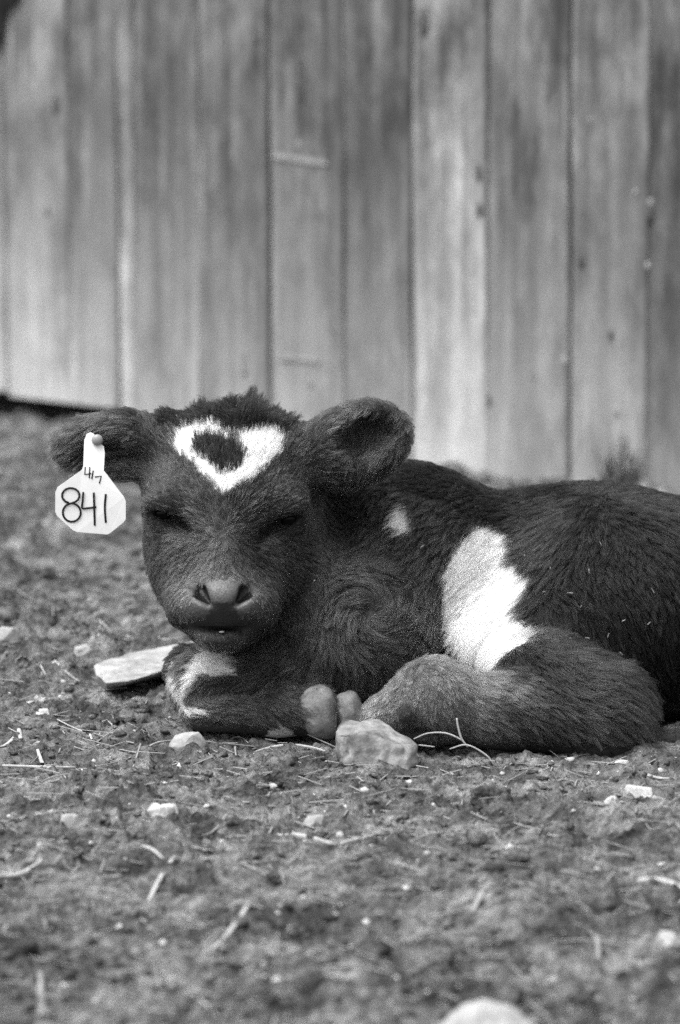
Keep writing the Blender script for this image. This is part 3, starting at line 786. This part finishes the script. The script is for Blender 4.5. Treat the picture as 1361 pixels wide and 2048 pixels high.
# ------------------------------------------------------------------ stones
def hull_rock(name, pts, mat, label, seed, rough=.003, cat='stone', group=None, sub=3):
    bm = bmesh.new()
    pts = np.array(pts); c = pts.mean(0); base = np.array([c[0], c[1], pts[:, 2].min()])
    for p in pts: bm.verts.new(p - base)
    h = bmesh.ops.convex_hull(bm, input=bm.verts[:])
    bmesh.ops.delete(bm, geom=[g for g in h['geom_interior'] if isinstance(g, bmesh.types.BMVert)], context='VERTS')
    size = np.ptp(pts, axis=0).max()
    bmesh.ops.dissolve_limit(bm, angle_limit=math.radians(6), verts=bm.verts[:], edges=bm.edges[:])
    bmesh.ops.bevel(bm, geom=bm.edges[:], offset=min(size * .025, .35 * float(np.ptp(pts, axis=0).min())), segments=2, affect='EDGES', profile=.6, clamp_overlap=True)
    bmesh.ops.triangulate(bm, faces=bm.faces[:])
    for _ in range(sub):
        long = [e for e in bm.edges if e.calc_length() > size * .055]
        if long: bmesh.ops.subdivide_edges(bm, edges=long, cuts=1, use_grid_fill=False); bmesh.ops.triangulate(bm, faces=[f for f in bm.faces if len(f.verts) > 3])
    bm.normal_update()
    co = np.array([v.co for v in bm.verts]); nn = np.array([v.normal for v in bm.verts])
    s_ = .35 / size * 10
    dsp = rough * (vnoise3(co * 60 + seed, seed) * 1.6 + vnoise3(co * 160 + seed, seed + 1) * .9)
    for v, q in zip(bm.verts, co + nn * dsp[:, None]): v.co = q
    o = bm_obj(name, bm, mat, None, True); o.location = base
    tag(o, label, cat, group)
    return o
g0 = gnd(750, 1536)
def rk(px, py, dY): return at(px, py, g0[1] + dY)
hull_rock('stone', [rk(676, 1526, -.012), rk(672, 1465, .0), rk(690, 1440, .03), rk(745, 1438, .05), rk(790, 1462, .02), rk(836, 1490, .01), rk(838, 1530, .0), rk(820, 1545, -.02), rk(745, 1540, -.03), rk(700, 1535, -.025), rk(720, 1470, -.022), rk(800, 1490, -.02), rk(680, 1500, .06), rk(830, 1500, .055)], M_ROCKD, 'large mottled angular stone lying against the calf hooves', 3, .005)
def slab_pt(px, py, dz):
    g = gnd(px, py); return np.array([g[0], g[1], gh1(g[0], g[1]) + dz])
def top_pt(px, py, h):
    d = ray(px, py); t = -(CAMZ - h) / d[2]; return np.array([0, CAMY, CAMZ]) + d * t
hull_rock('stone_slab', [top_pt(188, 1330, .026), top_pt(262, 1306, .027), top_pt(405, 1278, .034), top_pt(420, 1315, .033), top_pt(345, 1336, .03), top_pt(262, 1362, .024), top_pt(212, 1366, .02), top_pt(195, 1350, .022),
    slab_pt(195, 1352, -.008), slab_pt(214, 1379, -.008), slab_pt(345, 1362, -.008), slab_pt(415, 1345, -.008), slab_pt(400, 1310, -.008), slab_pt(262, 1335, -.008)], M_CHIP_SLAB if 'M_CHIP_SLAB' in globals() else M_ROCK, 'flat pale slab on the dirt behind the calf folded knee', 9, .002)
def pebble(px, py, wpx, hpx, mat, label, seed, group=None, cat='stone', nm='stone', sink=.25, flat=None):
    g = gnd(px, py + hpx * .38); sc = np.linalg.norm(g - np.array([0, CAMY, CAMZ])) / F
    W_ = wpx * sc; H_ = hpx * sc; r = random.Random(seed)
    hz = H_ * .62; dp = min(W_ * .8, max(H_ * 1.6, W_ * .5))
    pts = []
    for i in range(16):
        a = 2 * math.pi * i / 8 + r.uniform(-.3, .3); lvl = i // 8
        k = (.5 if lvl == 0 else .32) * r.uniform(.62, 1.15)
        pts.append((g[0] + W_ * k * math.cos(a), g[1] + dp * .4 + dp * k * math.sin(a), gh1(g[0], g[1]) - .004 + (hz * .35 if lvl == 0 else hz + .004) * r.uniform(.55, 1.1)))
    for i in range(6):
        a = 2 * math.pi * i / 6; pts.append((g[0] + W_ * .36 * math.cos(a), g[1] + dp * .4 + dp * .36 * math.sin(a), gh1(g[0], g[1]) - .008))
    return hull_rock(nm, pts, mat, label, seed, min(.0025, W_ * .05), cat, group, 2)
PEB = [(321, 1636, 88, 32, M_CHIP, 'bright white flat pebble on bare dirt in front of the folded knee'),
       (627, 1636, 62, 26, M_ROCK, 'grey-white pebble half sunk in the dirt in front of the mottled stone'),
       (1243, 1509, 46, 30, M_CHIP, 'small bright squarish stone at the foot of the calf hock'),
       (1282, 1577, 72, 30, M_CHIP, 'ragged white chip of stone a hand in front of the hock'),
       (1223, 1626, 42, 26, M_CHIP, 'small white pebble beside a thin straw, beyond the ragged chip'),
       (140, 1662, 58, 26, M_ROCK, 'dull pale pebble to the side of the bright flat pebble'),
       (72, 1482, 30, 22, M_ROCK, 'little pale pebble between crossed straws'),
       (124, 1391, 24, 15, M_CHIP, 'tiny white chip in front of the flat slab'),
       (975, 2042, 205, 80, M_ROCK, 'big blurred pale stone half buried in the near dirt'),
       (14, 1304, 62, 34, M_ROCK, 'pale stone beyond the end of the flat slab'),
       (86, 1427, 34, 10, M_CHIP, 'thin pale sliver lying between slab and crossed straws'),
       (168, 1318, 56, 26, M_ROCK, 'dusty flat stone touching the tip of the slab'),
       (372, 1486, 80, 34, M_ROCK, 'pale splintered chip in front of the folded knee'),
       (1338, 1905, 66, 30, M_ROCK, 'blurred white chip at the side of the dark hollow'),
       (680, 1672, 24, 10, M_CHIP, 'white fleck beside the bent stick'),
       (78, 1706, 18, 9, M_CHIP, 'white fleck near the dull pale pebble'),
       (855, 1728, 18, 9, M_CHIP, 'white fleck on trampled dirt beyond the bent stick'),
       (995, 1640, 30, 12, M_ROCK, 'small grey-white chip in front of the hind leg'),
       (438, 1401, 14, 7, M_CHIP, 'white fleck stuck to the folded knee')]
for i, (px, py, a, b, m, lab) in enumerate(PEB[:-1]):
    pebble(px, py, a, b, m, lab, 100 + i)

# ------------------------------------------------------------------ straws and sticks
def straw(line, wpx, mat, label, cat='straw', nm='straw', lift=0.0, group=None, raised=None):
    pts = []
    for i, (x, y) in enumerate(smooth_line(line, 4) if len(line) > 2 else [tuple(np.array(line[0]) * (1 - t) + np.array(line[1]) * t) for t in np.linspace(0, 1, 7)]):
        if raised is None:
            g = gnd(x, y); g[2] = gh1(g[0], g[1]) + lift + .0015
        else:
            g = at(x, y, raised)
        pts.append(g)
    # a stiff stalk does not follow every crumb: smooth its height and keep it resting on the highest crumbs
    if raised is None:
        z = np.array([p[2] for p in pts]); xx = np.arange(len(z)); k = np.polyfit(xx, z, min(2, len(z) - 1)); zz = np.polyval(k, xx)
        zz += max(0, np.percentile(z - zz, 75))
        for p, q in zip(pts, zz): p[2] = q
    d = np.linalg.norm(pts[0] - np.array([0, CAMY, CAMZ])) / F
    o_ = np.array(pts[0]); 
    o = tube(nm, [p - o_ for p in pts], wpx * d * (.52 if wpx > 8 else .42), mat, 6, .45, [(.75 + .25 * math.sin(math.pi * i / (len(pts) - 1))) for i in range(len(pts))])
    o.location = o_
    tag(o, label, cat, group); return o
ST = [([(555, 1664), (600, 1678), (666, 1690)], 12, 0, 'thick pale bent stick end lying in front of the mottled stone'),
      ([(682, 1692), (720, 1686), (748, 1672)], 12, 0, 'short pale stick in line with the bent stick'),
      ([(-10, 1752), (40, 1744), (86, 1742)], 12, 0, 'flat pale stick in front of the dull pebble'),
      ([(5, 1526), (80, 1529), (152, 1527)], 7, 0, 'long pale straw under the crossing pair'),
      ([(76, 1505), (98, 1530)], 9, 0, 'short straw crossing the long pale straw'),
      ([(105, 1582), (205, 1546)], 7, 1, 'dull slanting straw in front of the crossed straws'),
      ([(428, 1906), (500, 1848)], 12, 0, 'blurred pale straw by the round dark hollow'),
      ([(368, 1962), (436, 2048)], 6, 0, 'thin blurred straw on the near dirt'),
      ([(80, 1945), (90, 2012)], 18, 1, 'broad dull straw blade on the near dirt'),
      ([(945, 1860), (1000, 1800)], 12, 1, 'dull straw blade beside the round hollow'),
      ([(298, 1800), (350, 1732)], 11, 0, 'slanting straw crossing the small dark hollow'),
      ([(280, 1716), (326, 1741)], 9, 0, 'short pale straw below the bright pebble'),
      ([(600, 1966), (690, 1975), (790, 1984)], 6, 1, 'long thin dull straw on the near dirt'),
      ([(1185, 1852), (1300, 1840)], 7, 1, 'straight dull straw towards the blurred chip'),
      ([(1275, 1793), (1320, 1800), (1370, 1812)], 13, 0, 'thick pale straw near the side of the dark hollow'),
      ([(145, 2010), (240, 2008)], 8, 0, 'flat pale straw beside the broad blade'),
      ([(198, 1250), (235, 1268), (290, 1279), (362, 1279)], 6, 0, 'long curved straw stalk behind the flat slab'),
      ([(210, 1306), (215, 1290), (240, 1283), (278, 1304)], 5, 0, 'arched straw stalk leaning on the flat slab'),
      ([(500, 1483), (580, 1486), (662, 1490)], 7, 0, 'pale straw running along in front of the hoof'),
      ([(455, 1463), (480, 1462), (500, 1474)], 4, 0, 'curled thin straw under the folded knee'),
      ([(38, 1448), (42, 1478)], 10, 0, 'short upright looking straw behind the crossed straws'),
      ([(-5, 1484), (34, 1468)], 9, 0, 'pale straw beside the short stub'),
      ([(115, 1438), (165, 1466)], 5, 0, 'thin slanting straw in front of the slab'),
      ([(180, 1460), (184, 1476)], 7, 0, 'stub of straw beside the thin slanting straw'),
      ([(110, 1345), (160, 1358)], 5, 0, 'slim straw before the dusty flat stone'),
      ([(82, 1358), (110, 1366), (140, 1372)], 5, 0, 'slim curved straw before the pale stone'),
      ([(205, 1438), (215, 1435), (225, 1440)], 5, 0, 'tiny curled straw in front of the slab'),
      ([(300, 1490), (335, 1482)], 6, 0, 'short straw beside the splintered chip'),
      ([(1030, 1672), (1080, 1688), (1115, 1712)], 6, 0, 'thin curved straw on trampled dirt before the hind leg'),
      ([(822, 1692), (905, 1678)], 7, 1, 'dull straw beyond the short pale stick'),
      ([(1305, 1634), (1361, 1628)], 11, 0, 'flat pale straw beyond the white pebble'),
      ([(1240, 1612), (1270, 1628)], 4, 0, 'thin straw touching the small white pebble'),
      ([(1150, 1595), (1160, 1560)], 5, 1, 'short dull straw before the hind leg'),
      ([(1290, 1540), (1340, 1544)], 7, 0, 'pale straw beside the ragged white chip'),
      ([(690, 1534), (760, 1530), (815, 1543)], 6, 0, 'thin straw pressed along the base of the mottled stone'),
      ([(140, 1165), (165, 1130), (225, 1128)], 7, 1, 'blurred bent straw on the dirt behind the head'),
      ([(30, 1195), (60, 1215)], 6, 1, 'blurred straw on the dirt towards the wall'),
      ([(395, 1672), (455, 1655)], 6, 1, 'dull straw beside the bright flat pebble'),
      ([(500, 1730), (560, 1722)], 6, 1, 'dull straw in front of the bent stick'),
      ([(770, 1890), (860, 1872)], 7, 1, 'dull straw beside the round dark hollow'),
      ([(1100, 1985), (1150, 1970)], 9, 0, 'pale straw beside the big buried stone'),
      ([(1190, 1890), (1200, 1920)], 9, 1, 'short broad straw in front of the straight dull straw')]
for ln, wp, dull, lab in ST:
    straw(ln, wp, M_STRAWD if dull else M_STRAW, lab)
# stalks sprung up beside the hind leg and the mottled stone
straw([(828, 1478), (855, 1467), (890, 1466), (920, 1478), (936, 1492)], 4, M_STRAW, 'arched straw stalk sprung over the dirt by the hind fetlock', raised=-.135)
straw([(914, 1436), (917, 1455), (924, 1478), (936, 1494)], 5, M_STRAW, 'upright straw stalk standing before the hind leg', raised=-.14)
straw([(900, 1498), (935, 1490), (975, 1512), (988, 1534)], 4, M_STRAW, 'crooked straw stalk at the foot of the upright one', raised=-.15)
straw([(838, 1490), (870, 1494)], 4, M_STRAW, 'tiny straw between mottled stone and hind leg', raised=-.13)

# loose crumbs of dirt and chaff: too many to count
def scatter_crumbs(name, n, smin_, smax, mat, seed, pow_=3.0, flat=.7, sub=1):
    r = np.random.default_rng(seed)
    bm = bmesh.new(); bmesh.ops.create_icosphere(bm, subdivisions=sub, radius=1)
    bv = np.array([v.co for v in bm.verts]); bf = np.array([[v.index for v in f.verts] for f in bm.faces]); bm.free()
    y = -1.25 + 4.0 * r.random(n) ** 1.5; half = .12 + .105 * (y + 4); x = (r.random(n) * 2 - 1) * half
    cl_ = vnoise2(x * 7, y * 7, 77); keep = (cl_ + .5) > r.random(n) * .9
    x, y = x[keep], y[keep]; n = len(x)
    s_ = smin_ + (smax - smin_) * r.random(n) ** pow_
    z = ground_h(x, y) - s_ * (.05 if sub == 1 else .22)
    th = r.random(n) * 6.28; jit = 1 + (1.1 if sub == 1 else .45) * (r.random((n, len(bv), 1)) - .5) + (0 if sub == 1 else .7 * vnoise3(bv[None] * 1.4 + 40 * r.random((n, 1, 3)), 5)[..., None])
    v = bv[None] * jit * np.stack([np.ones(n), .6 + .6 * r.random(n), flat * np.ones(n)], -1)[:, None, :]
    c, s2 = np.cos(th)[:, None], np.sin(th)[:, None]
    v = np.stack([v[..., 0] * c - v[..., 1] * s2, v[..., 0] * s2 + v[..., 1] * c, v[..., 2]], -1) * s_[:, None, None]
    v = v + np.stack([x, y, z], -1)[:, None, :]
    f = bf[None] + (np.arange(n) * len(bv))[:, None, None]
    o = mesh_obj(name, v.reshape(-1, 3), f.reshape(-1, 3), mat); return o
CRUMBS = tag(scatter_crumbs('dirt_crumbs', 40000, .0010, .0080, M_DIRT, 5, 6.0, .5), 'loose crumbs of dry dirt scattered over the ground', 'dirt', kind='stuff')
tag(scatter_crumbs('dirt_clods', 1900, .005, .018, M_DIRT, 15, 3.0, .62, 2), 'bigger broken clods of dirt half sunk in the ground', 'dirt', kind='stuff')
tag(scatter_crumbs('pale_grit', 2200, .0008, .0052, M_CHIP, 6, 3), 'tiny pale grit strewn over the dirt', 'grit', kind='stuff')
def chaff(n, seed):
    r = np.random.default_rng(seed); V, Fc = [], []
    y = -1.2 + 3.6 * r.random(n) ** 1.4; x = (r.random(n) * 2 - 1) * (.12 + .105 * (y + 4)); z = ground_h(x, y) + .001
    L_ = .004 + .022 * r.random(n) ** 2.5; th = r.random(n) * 6.28; wd_ = .0005 + .0009 * r.random(n); tilt = r.normal(0, .16, n)
    d = np.stack([np.cos(th), np.sin(th), tilt], -1) * L_[:, None]; s2 = np.stack([-np.sin(th), np.cos(th), 0 * th], -1) * wd_[:, None]; u = np.array([0, 0, 1]) * wd_[:, None] * .6
    p = np.stack([x, y, z + .0012], -1)
    v = np.stack([p - d + s2, p - d - s2, p - d + u, p + d + s2, p + d - s2, p + d + u], 1)
    f = np.array([[0, 3, 4, 1], [1, 4, 5, 2], [2, 5, 3, 0]])[None] + (np.arange(n) * 6)[:, None, None]
    return mesh_obj('chaff', v.reshape(-1, 3), f.reshape(-1, 4), M_STRAWD, None, False)
tag(chaff(4200, 8), 'short bits of straw chaff littering the dirt', 'chaff', kind='stuff')

# flecks of chaff caught in the coat of the thigh
def coat_flecks():
    V, Fc = [], []; r = np.random.default_rng(4)
    cand = [(1100, 1132), (1140, 1182), (1180, 1140), (1085, 1182), (1045, 1108), (1250, 1240), (1215, 1270), (1245, 1305), (1300, 1250), (1142, 1270), (1175, 1275), (1305, 1180), (1200, 1085), (1160, 1215), (660, 1165), (630, 1163), (848, 1092)]
    kd2 = kdtree.KDTree(len(CV))
    for i, p in enumerate(CV): kd2.insert(p, i)
    kd2.balance()
    for (px, py) in cand:
        best = None
        for Y in np.arange(-.1, .2, .004):
            p = at(px, py, Y); q, i, dd = kd2.find(p)
            if dd < .010: best = (np.array(q), nrm[i]); break
        if best is None: continue
        q, nn = best; c = q + nn * .0055; a = r.normal(size=3); a -= a.dot(nn) * nn; a /= np.linalg.norm(a); b = np.cross(nn, a)
        l, w_ = r.uniform(.0012, .0036), r.uniform(.0006, .0011); k = len(V)
        V += [c - a * l - b * w_, c + a * l - b * w_, c + a * l + b * w_, c - a * l + b * w_, c - a * l * .7 + nn * .0012, c + a * l * .7 + nn * .0012]
        Fc += [(k, k + 1, k + 5, k + 4), (k + 3, k + 4, k + 5, k + 2), (k, k + 3, k + 2, k + 1)]
    o = mesh_obj('coat_chaff', V, Fc, M_STRAWD, None, False); keep_world(o, calf); o['kind'] = 'stuff'
coat_flecks()

# dark dry weed at the foot of the wall
s, z = wall_sz(1262, 1000); base = W0 + wd * s + wn * .03; base[2] = gh1(base[0], base[1]) - .004
bm = bmesh.new(); r = random.Random(3)
for i in range(48):
    a = r.uniform(0, 6.28); ln_ = r.uniform(.04, .105); lean = r.uniform(.05, .5); p = Vector((r.gauss(0, .016), r.gauss(0, .010), 0)); q = []
    for k in range(5):
        t = k / 4; c = p + Vector((math.cos(a) * lean * ln_ * t * t, math.sin(a) * lean * ln_ * t * t * .5, ln_ * t * (1 - .25 * lean * t)))
        wv = .0026 * (1 - t) + .0002; sdv = Vector((-math.sin(a + .7), math.cos(a + .7), 0)) * wv
        q.append((bm.verts.new(c + sdv), bm.verts.new(c - sdv)))
    for k in range(4): bm.faces.new((q[k][0], q[k][1], q[k + 1][1], q[k + 1][0]))
o = bm_obj('weed_tuft', bm, M_WEED); o.location = base
tag(o, 'dark dry tuft of weed at the foot of the plank wall', 'weed')
